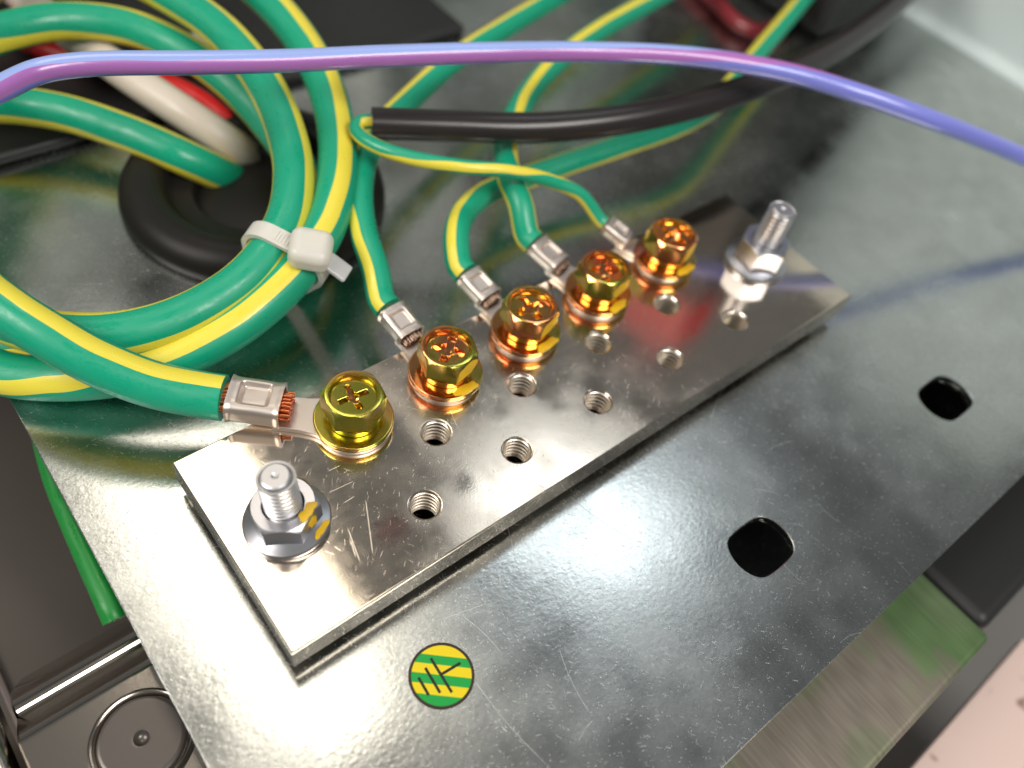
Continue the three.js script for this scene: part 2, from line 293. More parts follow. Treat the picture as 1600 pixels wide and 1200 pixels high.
// ------------------------------------------------------------------ screws with washers
const ev = new Evaluator(); ev.useGroups = false;
const brush = (g) => { const b = new Brush(g); b.updateMatrixWorld(); return b; };
function cut(a, b, op) { return ev.evaluate(a, b, op); }
function screwHead() {
  const hex = new THREE.CylinderGeometry(5.6, 5.6, 4.6, 6); hex.translate(0, 2.3, 0);
  const dome = lathe([[0.001, -0.2], [5.9, -0.2], [5.9, 3.35], [5.5, 3.85], [5.1, 4.3], [4.88, 4.5], [4.68, 4.55], [0.001, 4.55]], 72);
  const prep = (g) => { g = g.index ? g : g; if (!g.attributes.uv) g.setAttribute('uv', new THREE.BufferAttribute(new Float32Array(g.attributes.position.count * 2), 2)); return brush(g); };
  let r = cut(prep(hex), prep(dome), INTERSECTION);
  const rec = lathe([[0.001, 1.3], [3.8, 1.3], [3.9, 3.65], [4.02, 4.3], [4.2, 4.6], [4.2, 5], [0.001, 5]], 72);
  r = cut(r, prep(rec), SUBTRACTION);
  const g = crease(r.geometry, 28), p = g.attributes.position, uv = new Float32Array(p.count * 2);
  for (let i = 0; i < p.count; i++) { uv[2 * i] = (p.getX(i) + p.getY(i) * 0.4) / 24 + 0.5; uv[2 * i + 1] = (p.getZ(i) + p.getY(i) * 0.6) / 24 + 0.5; }
  g.setAttribute('uv', new THREE.BufferAttribute(uv, 2)); return g;
}
const headG = screwHead();
// the sunk disc inside the head's rim, with its cross recess
function crossDisc(arm, half, round) {
  const s = new THREE.Shape(); s.absarc(0, 0, 3.82, 0, Math.PI * 2, false);
  const p = new THREE.Path();
  for (let k = 0; k < 4; k++) {
    const a = k * Math.PI / 2 + 0.42, c = Math.cos(a), n = Math.sin(a), at = (x, y) => [x * c - y * n, x * n + y * c];
    const q = [at(arm, -half), at(arm, half)];
    k ? p.lineTo(...q[0]) : p.moveTo(...q[0]); p.quadraticCurveTo(...at(arm * 1.1, 0), ...q[1]);
    p.lineTo(...at(half + round, half)); p.quadraticCurveTo(...at(half, half), ...at(half, half + round));
  }
  p.closePath(); s.holes.push(p);
  const g = new THREE.ExtrudeGeometry(s, { depth: 1.5, bevelEnabled: true, bevelSize: 0.08, bevelThickness: 0.12, bevelSegments: 2, curveSegments: 48 }); g.rotateX(-Math.PI / 2); g.translate(0, 1.85, 0);
  return washerUV(flatten(crease(g, 30)));
}
const crossFloor = (() => lathe([[3.7, 2.75], [2.4, 2.6], [1.0, 1.75], [0.3, 1.45], [0.001, 1.42]].reverse(), 40))();
function washerUV(g) { const p = g.attributes.position, uv = new Float32Array(p.count * 2); for (let i = 0; i < p.count; i++) { uv[2 * i] = p.getX(i) / 24 + 0.5; uv[2 * i + 1] = p.getZ(i) / 24 + 0.5; } g.setAttribute('uv', new THREE.BufferAttribute(uv, 2)); return g; }
const flatWasher = washerUV(crease(lathe([[3.2, 0], [6.85, 0], [6.98, 0.1], [7.0, 0.5], [7.0, 0.9], [6.93, 1.04], [6.8, 1.1], [6.7, 1.1], [3.2, 1.1], [3.2, 0]], 80), 50));
const collar = washerUV(crease(lathe([[0.5, 0], [4.2, 0], [4.4, 0.15], [4.6, 0.7], [4.6, 0.85], [0.5, 0.85]], 64), 40));
const springWasher = (() => { // split ring: a square section swept almost all the way round with a slight rise
  const rings = []; for (let i = 0; i <= 70; i++) { const a = 0.25 + i / 70 * (Math.PI * 2 - 0.2), y = 0.12 * i / 70, c = Math.cos(a), s = Math.sin(a); const ring = []; for (const [r, h] of [[3.2, 0], [4.5, 0], [4.6, 0.12], [4.6, 1.2], [4.5, 1.32], [3.2, 1.32]]) ring.push(V(r * c, h + y, r * s)); rings.push(ring); }
  return washerUV(crease(loft(rings), 35));
})();
const shank = lathe([[0.01, -7.2], [2.1, -7.2], [2.35, -6.8], [2.35, 0.6], [0.01, 0.6]], 24);
// a thin blob of paint: outline in the xy plane, thickness along +z
function paintBlob(rx, ry, t, bumpy = 0.18) {
  const s = new THREE.Shape(), n = 22, o = rnd() * 6;
  for (let i = 0; i <= n; i++) { const a = (i % n) / n * Math.PI * 2, k = 1 + bumpy * Math.sin(a * 2 + o) + bumpy * 0.6 * Math.sin(a * 5 + o * 2), e = 0.72; const x = Math.sign(Math.cos(a)) * Math.pow(Math.abs(Math.cos(a)), e) * rx * k, y = Math.sign(Math.sin(a)) * Math.pow(Math.abs(Math.sin(a)), e) * ry * k; i ? s.lineTo(x, y) : s.moveTo(x, y); }
  return crease(new THREE.ExtrudeGeometry(s, { depth: t, bevelEnabled: true, bevelSize: 0.12, bevelThickness: 0.05, bevelSegments: 2 }), 50);
}
const LUG_T = 1.2;
const discA = crossDisc(2.7, 0.6, 0.4), discB = crossDisc(2.95, 0.82, 0.9);
const screwLabels = [
  'greenish gold hex screw with cross recess and no paint mark',
  'gold hex screw with yellow paint mark next to the greenish screw',
  'gold hex screw with yellow paint mark, middle one of the five screws',
  'gold hex screw with yellow paint mark between the middle screw and thin wire screw',
  'gold hex screw with yellow paint mark holding the thinnest green wire'];
const headTurn = [0.95, 0.74, 0.8, 0.72, 0.78];
SCREWS.forEach(([x, z], i) => {
  const t = thing('hex_screw', screwLabels[i], 'screw', V(x, BAR.Y + LUG_T + 0.03, z), 'hex screws along the busbar');
  const g1 = i === 0;
  mesh('flat_washer', flatWasher, g1 ? chromeGreen : chromeRose, t);
  const sp = mesh('spring_washer', springWasher, g1 ? chromeGreen : chromeRose, t); sp.position.y = 1.12 * MM; sp.rotation.y = headTurn[i] * 3;
  const co = mesh('collar', collar, g1 ? chromeGreen : chromeGold, t); co.position.y = 2.58 * MM;
  const film = g1 ? chromeGreen : [chromeGold, chromeGold2][i % 2];
  const hd = mesh('head', headG, film, t); hd.position.y = 3.4 * MM; hd.rotation.y = headTurn[i];
  const dc = mesh('cross_recess', g1 ? discA : discB, film, hd); dc.rotation.y = [0.1, -0.5, 0.3, -0.2, 0.5][i]; mesh('recess_floor', crossFloor, chromeRose, hd);
  mesh('shank', shank, chromeGold, t);
  if (!g1) {
    // facet of the head whose normal points most to the right and towards the viewer
    const want = 0.25; let best = null; for (let k = 0; k < 6; k++) { const a = headTurn[i] + Math.PI / 6 + k * Math.PI / 3, d = Math.cos(a - want); if (!best || d > best[1]) best = [a, d]; }
    const a = best[0], n = V(Math.sin(a), 0, Math.cos(a));
    const m = mesh('paint_mark', paintBlob(2.35, 1.6, 0.05, 0.12), yellowPaint, t); m.position.set(n.x * 4.87 * MM, 5.2 * MM, n.z * 4.87 * MM); m.rotation.y = a;
    const m2 = mesh('paint_mark', paintBlob(2.2, 0.9, 0.04), yellowPaint, t); const b = a - 0.12; m2.position.set(Math.sin(b) * 5.75 * MM, 1.12 * MM, Math.cos(b) * 5.75 * MM); m2.rotation.set(-Math.PI / 2, 0, b); m2.rotation.order = 'XYZ';
  }
});

// ------------------------------------------------------------------ studs with flange nuts
function stud(x, z, tip, lean, leanZ, label, mat, rodMat, turn, paints, nutH = 5.6) {
  const t = thing('stud_bolt', label, 'bolt', V(x, BAR.Y + 0.03, z), 'studs at the busbar ends');
  const prof = [[0.01, -8.3], [2.8, -8.3]]; for (let y = -6; y < tip - 0.9; y += 1.1) prof.push([2.38, y], [2.38, y + 0.3], [2.98, y + 0.5], [2.98, y + 0.85]); prof.push([2.6, tip - 0.7], [2.3, tip - 0.15], [2.0, tip], [0.6, tip], [0.35, tip - 0.2], [0.01, tip - 0.25]);
  const rod = mesh('threaded_rod', crease(lathe(prof, 48), 20), rodMat, t);
  const hex = new THREE.CylinderGeometry(5.75, 5.75, nutH, 6); hex.translate(0, 0.2 + nutH / 2, 0); const dy = nutH - 5.6;
  const dome = lathe([[0.001, 0.3], [6, 0.3], [6, 4.6 + dy], [5.6, 5.1 + dy], [5.1, 5.55 + dy], [4.9, 5.7 + dy], [0.001, 5.7 + dy]], 64);
  let r = cut(brush(hex), brush(dome), INTERSECTION);
  r = cut(r, brush(lathe([[0.001, -1], [3.05, -1], [3.05, 5.1 + dy], [3.5, 5.9 + dy], [0.001, 5.9 + dy]], 40)), SUBTRACTION);
  const nut = mesh('flange_nut', crease(r.geometry, 28), mat, t); nut.rotation.y = turn;
  const fl = mesh('flange', crease(lathe([[3.1, 0], [6.7, 0], [7.0, 0.2], [7.05, 0.75], [6.85, 1.15], [6.4, 1.3], [5.4, 1.6], [4.6, 1.9], [3.1, 1.9]], 80), 40), mat, nut);
  for (const [rx, ry, px, py, pz, ax, ay, az] of paints) { const m = mesh('paint_mark', paintBlob(rx, ry, 0.05, 0.28), yellowPaint, t); m.position.set(px * MM, py * MM, pz * MM); m.rotation.set(ax, ay, az, 'YXZ'); }
  t.rotation.set(leanZ, 0, lean); return t;
}
stud(-59.5, 0.3, 14.2, 0.05, -0.04, 'dull grey stud and flange nut with yellow paint near the greenish screw', steelNut, steelRod, 1.0,
  [[1.4, 0.9, 2.4, 5.72, 3.4, -Math.PI / 2, 0, 0.5], [0.9, 1.2, 2.5, 3.6, 4.35, 0, 0.52, 0], [1.4, 0.5, 3.4, 1.5, 5.2, -1.15, 0.58, 0]]);
stud(58, 0.6, 16.2, 0.0, 0.02, 'bright silver stud and flange nut at the end beyond the thin wire screw', steelBright, steelRod, 0.95,
  [[1.1, 0.9, 4.9, 4.6, 1.6, -0.3, 1.2, 0], [0.9, 0.5, 6.0, 1.5, 2.2, -1.1, 1.2, 0]], 7.2);

// ------------------------------------------------------------------ earth cables with crimped ring terminals
const wireStrand = new THREE.CylinderGeometry(0.28, 0.28, 1, 8).rotateZ(Math.PI / 2);
// local frame: ring centre at the origin, x towards the cable, y up
function ringTerminal(parent, o) {
  const g = new THREE.Group(); g.name = 'ring_terminal'; parent.add(g);
  g.position.set(o.c[0] * MM, (BAR.Y + 0.015) * MM, o.c[1] * MM); g.rotation.y = -Math.atan2(o.dir[1], o.dir[0]);
  // tongue
  const s = new THREE.Shape(), R = o.ring, nw = o.w / 2 * 0.86, a = Math.asin(Math.min(0.95, nw * 0.8 / R));
  s.moveTo(o.s0 + 1.0, -nw); s.quadraticCurveTo(R * 0.95, -nw * 0.92, R * Math.cos(a + 0.35), -R * Math.sin(a + 0.35)); s.absarc(0, 0, R, -a - 0.35, a + 0.35, true); s.quadraticCurveTo(R * 0.95, nw * 0.92, o.s0 + 1.0, nw); s.closePath();
  const h = new THREE.Path(); h.absarc(0, 0, 3.2, 0, Math.PI * 2, true); s.holes.push(h);
  const tg = new THREE.ExtrudeGeometry(s, { depth: LUG_T - 0.3, bevelEnabled: true, bevelSize: 0.15, bevelThickness: 0.15, bevelSegments: 2, curveSegments: 40 }); tg.rotateX(-Math.PI / 2); tg.translate(0, 0.15, 0);
  mesh('tongue', flatten(crease(tg, 35)), tinLug, g);
  // barrel: a squared tube pressed flat, with a square indent on top, flaring a little at both ends
  const bg = new THREE.Group(); bg.name = 'barrel_end'; const rings = [], N = 96, M = 56, L = o.len;
  for (let i = 0; i <= M; i++) {
    const u = i / M, x = u * L, flare = 1 + 0.05 * smooth(0.12, 0, u) + 0.07 * smooth(0.88, 1, u), ring = [];
    for (let j = 0; j < N; j++) {
      const th = j / N * Math.PI * 2, c = Math.cos(th), sn = Math.sin(th), e = sn > 0 ? 0.5 : 0.72;
      let z = Math.sign(c) * Math.pow(Math.abs(c), e) * o.w / 2 * flare, y = Math.sign(sn) * Math.pow(Math.abs(sn), e) * o.h / 2 * flare;
      if (sn > 0) { const k = smooth(0.2, 0.3, u) * (1 - smooth(0.72, 0.82, u)) * (1 - smooth(0.23, 0.33, Math.abs(z / o.w))); y -= k * o.h * 0.2; y += 0.02 * Math.sin(z * 3 + u * 9); }
      ring.push(V(x, y + o.h / 2, z));
    }
    rings.push(ring.reverse());
  }
  // inner wall so that the barrel ends look open
  const inner = rings[M].map((p) => V(L, (p.y - o.h / 2) * 0.78 + o.h / 2, p.z * 0.82)), deep = inner.map((p) => V(L - 1.2, p.y, p.z));
  const inner0 = rings[0].map((p) => V(0, (p.y - o.h / 2) * 0.78 + o.h / 2, p.z * 0.82)), deep0 = inner0.map((p) => V(1.2, p.y, p.z));
  const all = [deep0, inner0, ...rings, inner, deep];
  const bm = mesh('barrel', crease(loft(all), 40), tinLug, g); bm.position.set(o.s0 * MM, 0, 0); bm.rotation.z = o.tilt;
  // copper strands sticking out at both ends
  const str = [], nS = o.strands;
  for (const [at, len] of [[-o.inn, o.inn + 1], [L - 1, 1 + o.out]]) for (let k = 0; k < nS; k++) {
    const rr = Math.sqrt((k + 0.5) / nS), th = k * 2.39996, y = o.h / 2 + Math.sin(th) * rr * o.h * 0.33, z = Math.cos(th) * rr * o.w * 0.37, q = wireStrand.clone(), ll = len * (0.86 + 0.14 * rnd());
    q.scale(ll, o.sd, o.sd); q.rotateY((rnd() - 0.5) * 0.12); q.rotateZ((rnd() - 0.5) * 0.1); q.translate(at < 0 ? 1 - ll / 2 : at + len / 2, y, z); str.push(q);
  }
  const sm = mesh('copper_strands', plain(str), o.tinned ? tinnedCopper : copper, g); sm.position.copy(bm.position); sm.rotation.z = o.tilt;
  // where the insulation begins, in world millimetres
  const local = V(o.s0, 0, 0).add(V((L + o.out * 0.85) * Math.cos(o.tilt) - o.h / 2 * Math.sin(o.tilt), (L + o.out * 0.85) * Math.sin(o.tilt) + o.h / 2 * Math.cos(o.tilt), 0));
  const d = V(o.dir[0], 0, o.dir[1]).normalize(), w = V(o.c[0], BAR.Y, o.c[1]).addScaledVector(d, local.x); w.y += local.y;
  const tdir = d.multiplyScalar(Math.cos(o.tilt)); tdir.y = Math.sin(o.tilt);
  return { start: w, dir: tdir };
}
const stripesGY = (sep, hw) => [[-sep / 2, hw, YELLOW], [sep / 2, hw, YELLOW]];
function earthCable(label, term, path, r, { sep = 150, hw = 23 } = {}) {
  const t = thing('earth_cable', label, 'cable', V(0, 0, 0), 'green and yellow earth cables');
  const { start, dir } = ringTerminal(t, term);
  const pts = [start, start.clone().addScaledVector(dir, r * 0.7), ...path.map(([u, v, h]) => U(u, v, h))];
  const ph = [path[0][3], path[0][3], ...path.map((q) => q[3])];
  mesh('insulation', tube(pts, r, { base: GREEN, stripes: stripesGY(sep, hw), phase: ph, capA: true }), pvc, t);
  return pts;
}
const dirTo = (c, u, v, h) => { const p = U(u, v, h); return [p.x - c[0], p.z - c[1]]; };
const coilPath = [
  [240, 601, 13.5, -28], [160, 570, 16, -25], [75, 524, 19, -20], [0, 476, 21, -15], [-90, 400, 23, 0], [-150, 290, 24, 0], [-130, 160, 23, 0], [-70, 85, 22, 5], [0, 52, 20.5, 8],
  [100, 33, 19.5, 8], [200, 42, 18, 8], [290, 80, 15.5, 10], [360, 130, 12.5, 10], [425, 200, 9.5, 20], [475, 280, 8.5, 40], [478, 350, 8, 50], [440, 430, 7, 60], [370, 490, 6, 60], [270, 535, 5, 60], [150, 552, 4.4, 60], [60, 545, 4.3, 50], [-20, 530, 4.5, 30], [-100, 470, 5, 20], [-170, 330, 7, 20], [-150, 120, 12, 20], [-50, 0, 19, 10], [60, -60, 23, 5], [180, -45, 25, 5],
  [280, 2, 26, 5], [350, 52, 25.5, 5], [405, 118, 24, 3], [443, 195, 22.5, 2], [459, 275, 20.5, 2], [444, 355, 18.5, 3], [388, 432, 16, 4], [305, 487, 14, 5], [210, 518, 13, 5], [110, 523, 12.5, 5], [20, 505, 12.5, 3], [-80, 440, 13, 0], [-140, 330, 15, 0], [-130, 180, 19, 0], [-60, -20, 27, 10], [80, -115, 29, 20], [230, -115, 28, 28], [350, -55, 26, 30],
  [430, 12, 24.5, 30], [485, 85, 23, 30], [519, 170, 21.5, 32], [528, 260, 20, 40], [512, 345, 18, 55], [466, 420, 15.5, 70], [395, 490, 12.5, 80], [310, 543, 9.5, 85], [210, 580, 7, 85], [100, 592, 5.5, 60], [0, 582, 5, 40], [-100, 530, 5, 30], [-190, 400, 6, 20], [-200, 250, 8, 10], [-110, 170, 9.5, 5], [0, 163, 10, 0],
  [100, 176, 10, 0], [200, 208, 9, 0], [290, 247, 6.5, -5], [350, 275, 0, -5], [378, 288, -7, -5]];
earthCable('thick green and yellow earth cable coiled over the rubber grommet', { c: SCREWS[0], dir: dirTo(SCREWS[0], 335, 618, 12), ring: 6.5, w: 7.7, h: 5.5, len: 9.0, s0: 12.4, tilt: 0.04, inn: 1.7, out: 1.1, strands: 46, sd: 1.15 }, coilPath, 4.05);
earthCable('green and yellow earth cable bending steeply up beside the coiled cable', { c: SCREWS[1], dir: dirTo(SCREWS[1], 603, 466, 14), ring: 6.2, w: 5.8, h: 3.9, len: 6.6, s0: 10.6, tilt: 0.2, inn: 1.5, out: 0.9, strands: 44, sd: 0.72, tinned: true },
  [[586, 420, 15, 62], [569, 365, 16.5, 55], [562, 305, 17.5, 38], [571, 248, 18, 35], [602, 195, 18, 40], [650, 146, 18, 45], [702, 100, 18, 45], [775, 52, 17, 45], [870, -5, 16, 45], [980, -65, 14, 45]], 2.75, { sep: 165, hw: 25 });
earthCable('green and yellow earth cable bent sharply right under its neighbour', { c: SCREWS[2], dir: dirTo(SCREWS[2], 722, 409, 14), ring: 6.2, w: 5.7, h: 3.9, len: 6.6, s0: 10.6, tilt: 0.2, inn: 1.4, out: 0.8, strands: 44, sd: 0.72, tinned: true },
  [[713, 372, 14.5, 62], [724, 334, 14, 50], [757, 304, 12.5, 28], [810, 282, 11, 8], [880, 258, 11, 5], [970, 228, 12, 3], [1060, 196, 13, 5], [1115, 165, 13.5, 15], [1150, 125, 14, 30], [1195, 70, 14, 40], [1262, -10, 14, 40], [1330, -90, 14, 40]], 2.7, { sep: 165, hw: 25 });
earthCable('green and yellow earth cable rising under the black sleeve', { c: SCREWS[3], dir: dirTo(SCREWS[3], 832, 359, 15), ring: 6.2, w: 5.7, h: 3.9, len: 6.6, s0: 10.6, tilt: 0.22, inn: 1.4, out: 0.8, strands: 44, sd: 0.72, tinned: true },
  [[813, 318, 17, 2], [797, 280, 18.5, 0], [790, 240, 18.5, -25], [797, 200, 18, -55], [820, 155, 17.5, -85], [862, 104, 17, -95], [930, 52, 16, -100], [1030, -5, 15, -100], [1130, -60, 14, -100]], 2.75, { sep: 165, hw: 25 });
earthCable('thin green and yellow earth wire running into the black sleeve', { c: SCREWS[4], dir: dirTo(SCREWS[4], 948, 333, 15), ring: 6.0, w: 4.9, h: 3.4, len: 5.8, s0: 9.6, tilt: 0.32, inn: 1.2, out: 0.6, strands: 30, sd: 0.66, tinned: true },
  [[908, 305, 17.5, 15], [860, 283, 21, -20], [800, 268, 24.2, -85], [720, 260, 25.5, -110], [640, 246, 25.5, -150], [592, 230, 25.5, -175], [563, 212, 25.5, -180], [556, 199, 25.8, -190], [566, 190, 26.2, -240], [590, 191, 26.4, -260], [680, 196, 26.4, -260]], 1.5, { sep: 180, hw: 40 });

// ------------------------------------------------------------------ cable tie round the coil
{
  const cs = [U(419, 393, 17.2), U(480, 400, 16.4), U(453, 402, 7.4)], r = 4.1;
  const tan = U(385, 434, 16).sub(U(447, 345, 18.7)).normalize(), e1 = cs[1].clone().sub(cs[0]); e1.addScaledVector(tan, -e1.dot(tan)).normalize(); const e2 = e1.clone().cross(tan).normalize(); if (e2.y < 0) e2.negate();
  const O = cs[0].clone().add(cs[1]).multiplyScalar(0.5)  .addScaledVector(tan, 0.4), q = cs.map((c) => { const d = c.clone().sub(O); return [d.dot(e1), d.dot(e2)]; });
  const t = thing('cable_tie', 'white nylon cable tie binding the coiled cable', 'cable tie', O);
  const nylon = new THREE.MeshPhysicalMaterial({ color: lin(0.86, 0.83, 0.77), roughness: 0.4, transmission: 0.35, thickness: 0 });
  const at = (x, y) => e1.clone().multiplyScalar(x).addScaledVector(e2, y);
  const n = 220, rings = [], hull = (th, off) => { const d = [Math.cos(th), Math.sin(th)]; let b = q[0], bd = -1e9; for (const c of q) { const v = c[0] * d[0] + c[1] * d[1]; if (v > bd) { bd = v; b = c; } } return at(b[0] + d[0] * (r + off), b[1] + d[1] * (r + off)); };
  const poly = (off) => { const raw = []; for (let i = 0; i < n; i++) raw.push(hull(i / n * Math.PI * 2, off)); return raw; };
  const inn = poly(0.15), out = poly(1.15);
  for (let i = 0; i <= n; i++) { const a = inn[i % n], b = out[i % n], hw = 1.75; rings.push([a.clone().addScaledVector(tan, -hw), b.clone().addScaledVector(tan, -hw), b.clone().addScaledVector(tan, hw), a.clone().addScaledVector(tan, hw)]); }
  mesh('strap', crease(loft(rings, false), 40), nylon, t);
  const ribs = []; for (let k = 0; k < 12; k++) { const b = at(q[0][0] + 1.0 + k * 0.62, q[0][1] + r + 1.18), g = new THREE.BoxGeometry(0.3, 0.24, 2.3); g.applyMatrix4(new THREE.Matrix4().makeBasis(e1, e2, e1.clone().cross(e2))); g.translate(b.x, b.y, b.z); ribs.push(g); }
  mesh('rib', plain(ribs), nylon, t);
  const hd = new RoundedBoxGeometry(7.8, 5.6, 7.4, 5, 2.0); hd.applyMatrix4(new THREE.Matrix4().makeRotationY(0.35)); hd.applyMatrix4(new THREE.Matrix4().makeBasis(e1, e2, e1.clone().cross(e2))); const hp = at(q[1][0] + 1.4, q[1][1] + r + 2.2); hd.translate(hp.x, hp.y, hp.z);
  mesh('head', hd, nylon, t);
  const tl = new RoundedBoxGeometry(4.8, 1.1, 3.6, 3, 0.35); tl.applyMatrix4(new THREE.Matrix4().makeRotationZ(-0.35)); tl.applyMatrix4(new THREE.Matrix4().makeBasis(e1, e2, e1.clone().cross(e2))); const tp = at(q[1][0] + 7.0, q[1][1] + r + 0.9); tl.translate(tp.x, tp.y, tp.z);
  mesh('tail', tl, new THREE.MeshPhysicalMaterial({ color: lin(0.8, 0.8, 0.8), roughness: 0.15, transmission: 0.5, thickness: 0 }), t);
}

// ------------------------------------------------------------------ other wires
function wire(name, label, cat, path, r, opt, mat = pvc) {
  const t = mesh(numbered(name), tube(path.map(([u, v, h]) => U(u, v, h)), r, { ...opt, phase: path.map((q) => q[3] ?? 0) }), mat);
  t.userData = { label, category: cat }; return t;
}
wire('violet_wire', 'violet and light blue wire arching across above the other cables', 'wire',
  [[-150, 215, 42, 18], [-60, 168, 42, 18], [0, 139, 42, 18], [60, 112, 42, 18], [130, 101, 42, 18], [300, 98, 41.5, 18], [450, 95, 41, 18], [600, 88, 40.5, 18], [750, 83, 40, 18], [900, 81, 39, 13], [1050, 86, 39.3, -5], [1150, 98, 39, -40], [1250, 118, 38.5, -80], [1350, 149, 37.5, -110], [1450, 185, 34.5, -130], [1530, 216, 29, -140], [1600, 246, 22.5, -145], [1700, 295, 13, -145]], 2.1,
  { base: lin(0.4, 0.15, 0.47), stripes: [[-78, 72, lin(0.31, 0.41, 0.8)], [150, 92, lin(0.2, 0.22, 0.66)]] }, new THREE.MeshPhysicalMaterial({ vertexColors: true, roughness: 0.3, bumpMap: skin.u, bumpScale: 2.5e-5, clearcoat: 0.5, clearcoatRoughness: 0.12 }));
{
  const path = [[581, 193, 26.4], [700, 197, 26.4], [830, 200, 26.4], [950, 190, 26.8], [1070, 167, 27.4], [1180, 134, 28], [1280, 89, 28.5], [1360, 38, 28.5], [1420, -15, 28.5], [1500, -100, 28]].map(([u, v, h]) => U(u, v, h));
  const t = thing('black_sleeve', 'black plastic sleeve tube slipped over the thin earth wire', 'sleeve');
  mesh('outer_wall', tube(path, 3.3, { base: lin(1, 1, 1), capA: false, capB: false }), blackSleeve(), t);
  const c = new THREE.CatmullRomCurve3(path, false, 'centripetal'), p0 = c.getPointAt(0), tn = c.getTangentAt(0), rim = new THREE.RingGeometry(2.5, 3.3, 40, 1); rim.applyQuaternion(new THREE.Quaternion().setFromUnitVectors(V(0, 0, 1), tn.clone().negate())); rim.translate(p0.x, p0.y, p0.z);
  const bore = tube([p0, c.getPointAt(0.02), c.getPointAt(0.05)], 2.5, { base: lin(1, 1, 1), capA: false });
  mesh('rim', rim, blackSleeve(), t); mesh('inner_wall', bore, blackSleeve(), t);
}
function blackSleeve() { return blackSleeve.m ??= new THREE.MeshStandardMaterial({ color: lin(0.022, 0.018, 0.018), roughness: 0.27 }); }
wire('white_cable', 'thick off white cable entering the rubber grommet', 'cable', [[-90, -100, 11], [20, -18, 11], [110, 54, 11], [200, 118, 11], [290, 178, 9], [350, 218, 5], [392, 247, -2], [420, 268, -12]], 3.9, { base: lin(0.62, 0.54, 0.46) });
wire('red_cable', 'red cable passing under the white cable into the grommet', 'cable', [[-80, 5, 5.6], [0, 46, 5.6], [60, 74, 5.6], [140, 98, 5.6], [240, 122, 5.6], [310, 153, 6], [355, 187, 4.6], [392, 216, -3], [415, 236, -12]], 2.4, { base: lin(0.65, 0.012, 0.012) });
wire('red_wire', 'dark red wire lying on the plate beyond the black sleeve', 'wire', [[1020, -90, 3], [1080, -35, 3], [1120, 5, 3], [1155, 38, 3], [1185, 50, 3], [1215, 38, 4], [1240, 10, 6], [1260, -40, 8]], 2.4, { base: lin(0.2, 0.012, 0.02) });

// ------------------------------------------------------------------ rubber grommet
{
  const t = thing('rubber_grommet', 'black rubber grommet ring where thick cables pass through the plate', 'grommet', V(GROM.x, 0.02, GROM.z));
  const prof = [[13.2, -9], [13.2, 1.2], [13.8, 2.0], [17.5, 2.4], [18.5, 3.0], [19.2, 4.6], [20.5, 6.0], [22.5, 6.8], [25, 6.6], [27.3, 5.4], [28.8, 3.4], [29.2, 1.4], [28.8, 0.0], [19.7, 0.0], [19.7, -9], [13.2, -9]];
  mesh('ring', crease(lathe(prof, 96), 45), rubber, t);
  mesh('membrane', crease(lathe([[0.01, 1.4], [6, 1.2], [10, 0.4], [13.15, -0.4], [13.15, -1.6], [9, -1.2], [0.01, -0.2]], 64), 45), rubber, t);
}

// ------------------------------------------------------------------ earth sticker
{
  const c = document.createElement('canvas'); c.width = c.height = 512; const x = c.getContext('2d'), S = (v) => (v) / 860 * 512;
  const X = (v) => S(v - 718 + 430), Y = (v) => S(v - 595 + 430);
  x.fillStyle = '#2c1c10'; x.fillRect(0, 0, 512, 512);
  x.save(); x.beginPath(); x.arc(256, 256, S(392), 0, Math.PI * 2); x.clip();
  x.fillStyle = '#dcc400'; x.fillRect(0, 0, 512, 512); x.fillStyle = '#00963a';
  const band = (a, b) => { x.beginPath(); x.moveTo(X(218), Y(a - 56)); x.lineTo(X(1218), Y(a + 56)); x.lineTo(X(1218), Y(b + 56)); x.lineTo(X(218), Y(b - 56)); x.fill(); };
  band(345, 463); band(595, 721); band(857, 1300);
  x.strokeStyle = '#101008'; x.lineWidth = S(37); for (const [a, b, d, e] of [[575, 375, 850, 815], [720, 582, 965, 435], [505, 500, 700, 820], [420, 625, 555, 850]]) { x.beginPath(); x.moveTo(X(a), Y(b)); x.lineTo(X(d), Y(e)); x.stroke(); }
  x.restore();
  const m = new THREE.CanvasTexture(c); m.colorSpace = THREE.SRGBColorSpace; m.wrapS = m.wrapT = THREE.ClampToEdgeWrapping;
  const o = U(690, 1055, 0.1), rx = U(742, 1055, 0.1).sub(o), ry = U(690, 1108, 0.1).sub(o), R = (rx.length() + ry.length()) / 2;
  rx.normalize(); const rz = V(-rx.z, 0, rx.x);                         // print turned on the disc as it was stuck on
  const g = new THREE.CylinderGeometry(R, R, 0.12, 96, 1), p = g.attributes.position, uv = new Float32Array(p.count * 2);
  for (let i = 0; i < p.count; i++) { const a = p.getX(i) * rx.x + p.getZ(i) * rx.z, b = p.getX(i) * rz.x + p.getZ(i) * rz.z; uv[2 * i] = 0.5 + a / R * 0.5; uv[2 * i + 1] = 0.5 - b / R * 0.5; }
  g.setAttribute('uv', new THREE.BufferAttribute(uv, 2));
  const t = mesh('earth_sticker', g, new THREE.MeshPhysicalMaterial({ map: m, roughness: 0.4 })); t.position.set(o.x * MM, 0.07 * MM, o.z * MM);
  t.userData = { label: 'round green and yellow striped sticker with black earth symbol', category: 'sticker' };
}

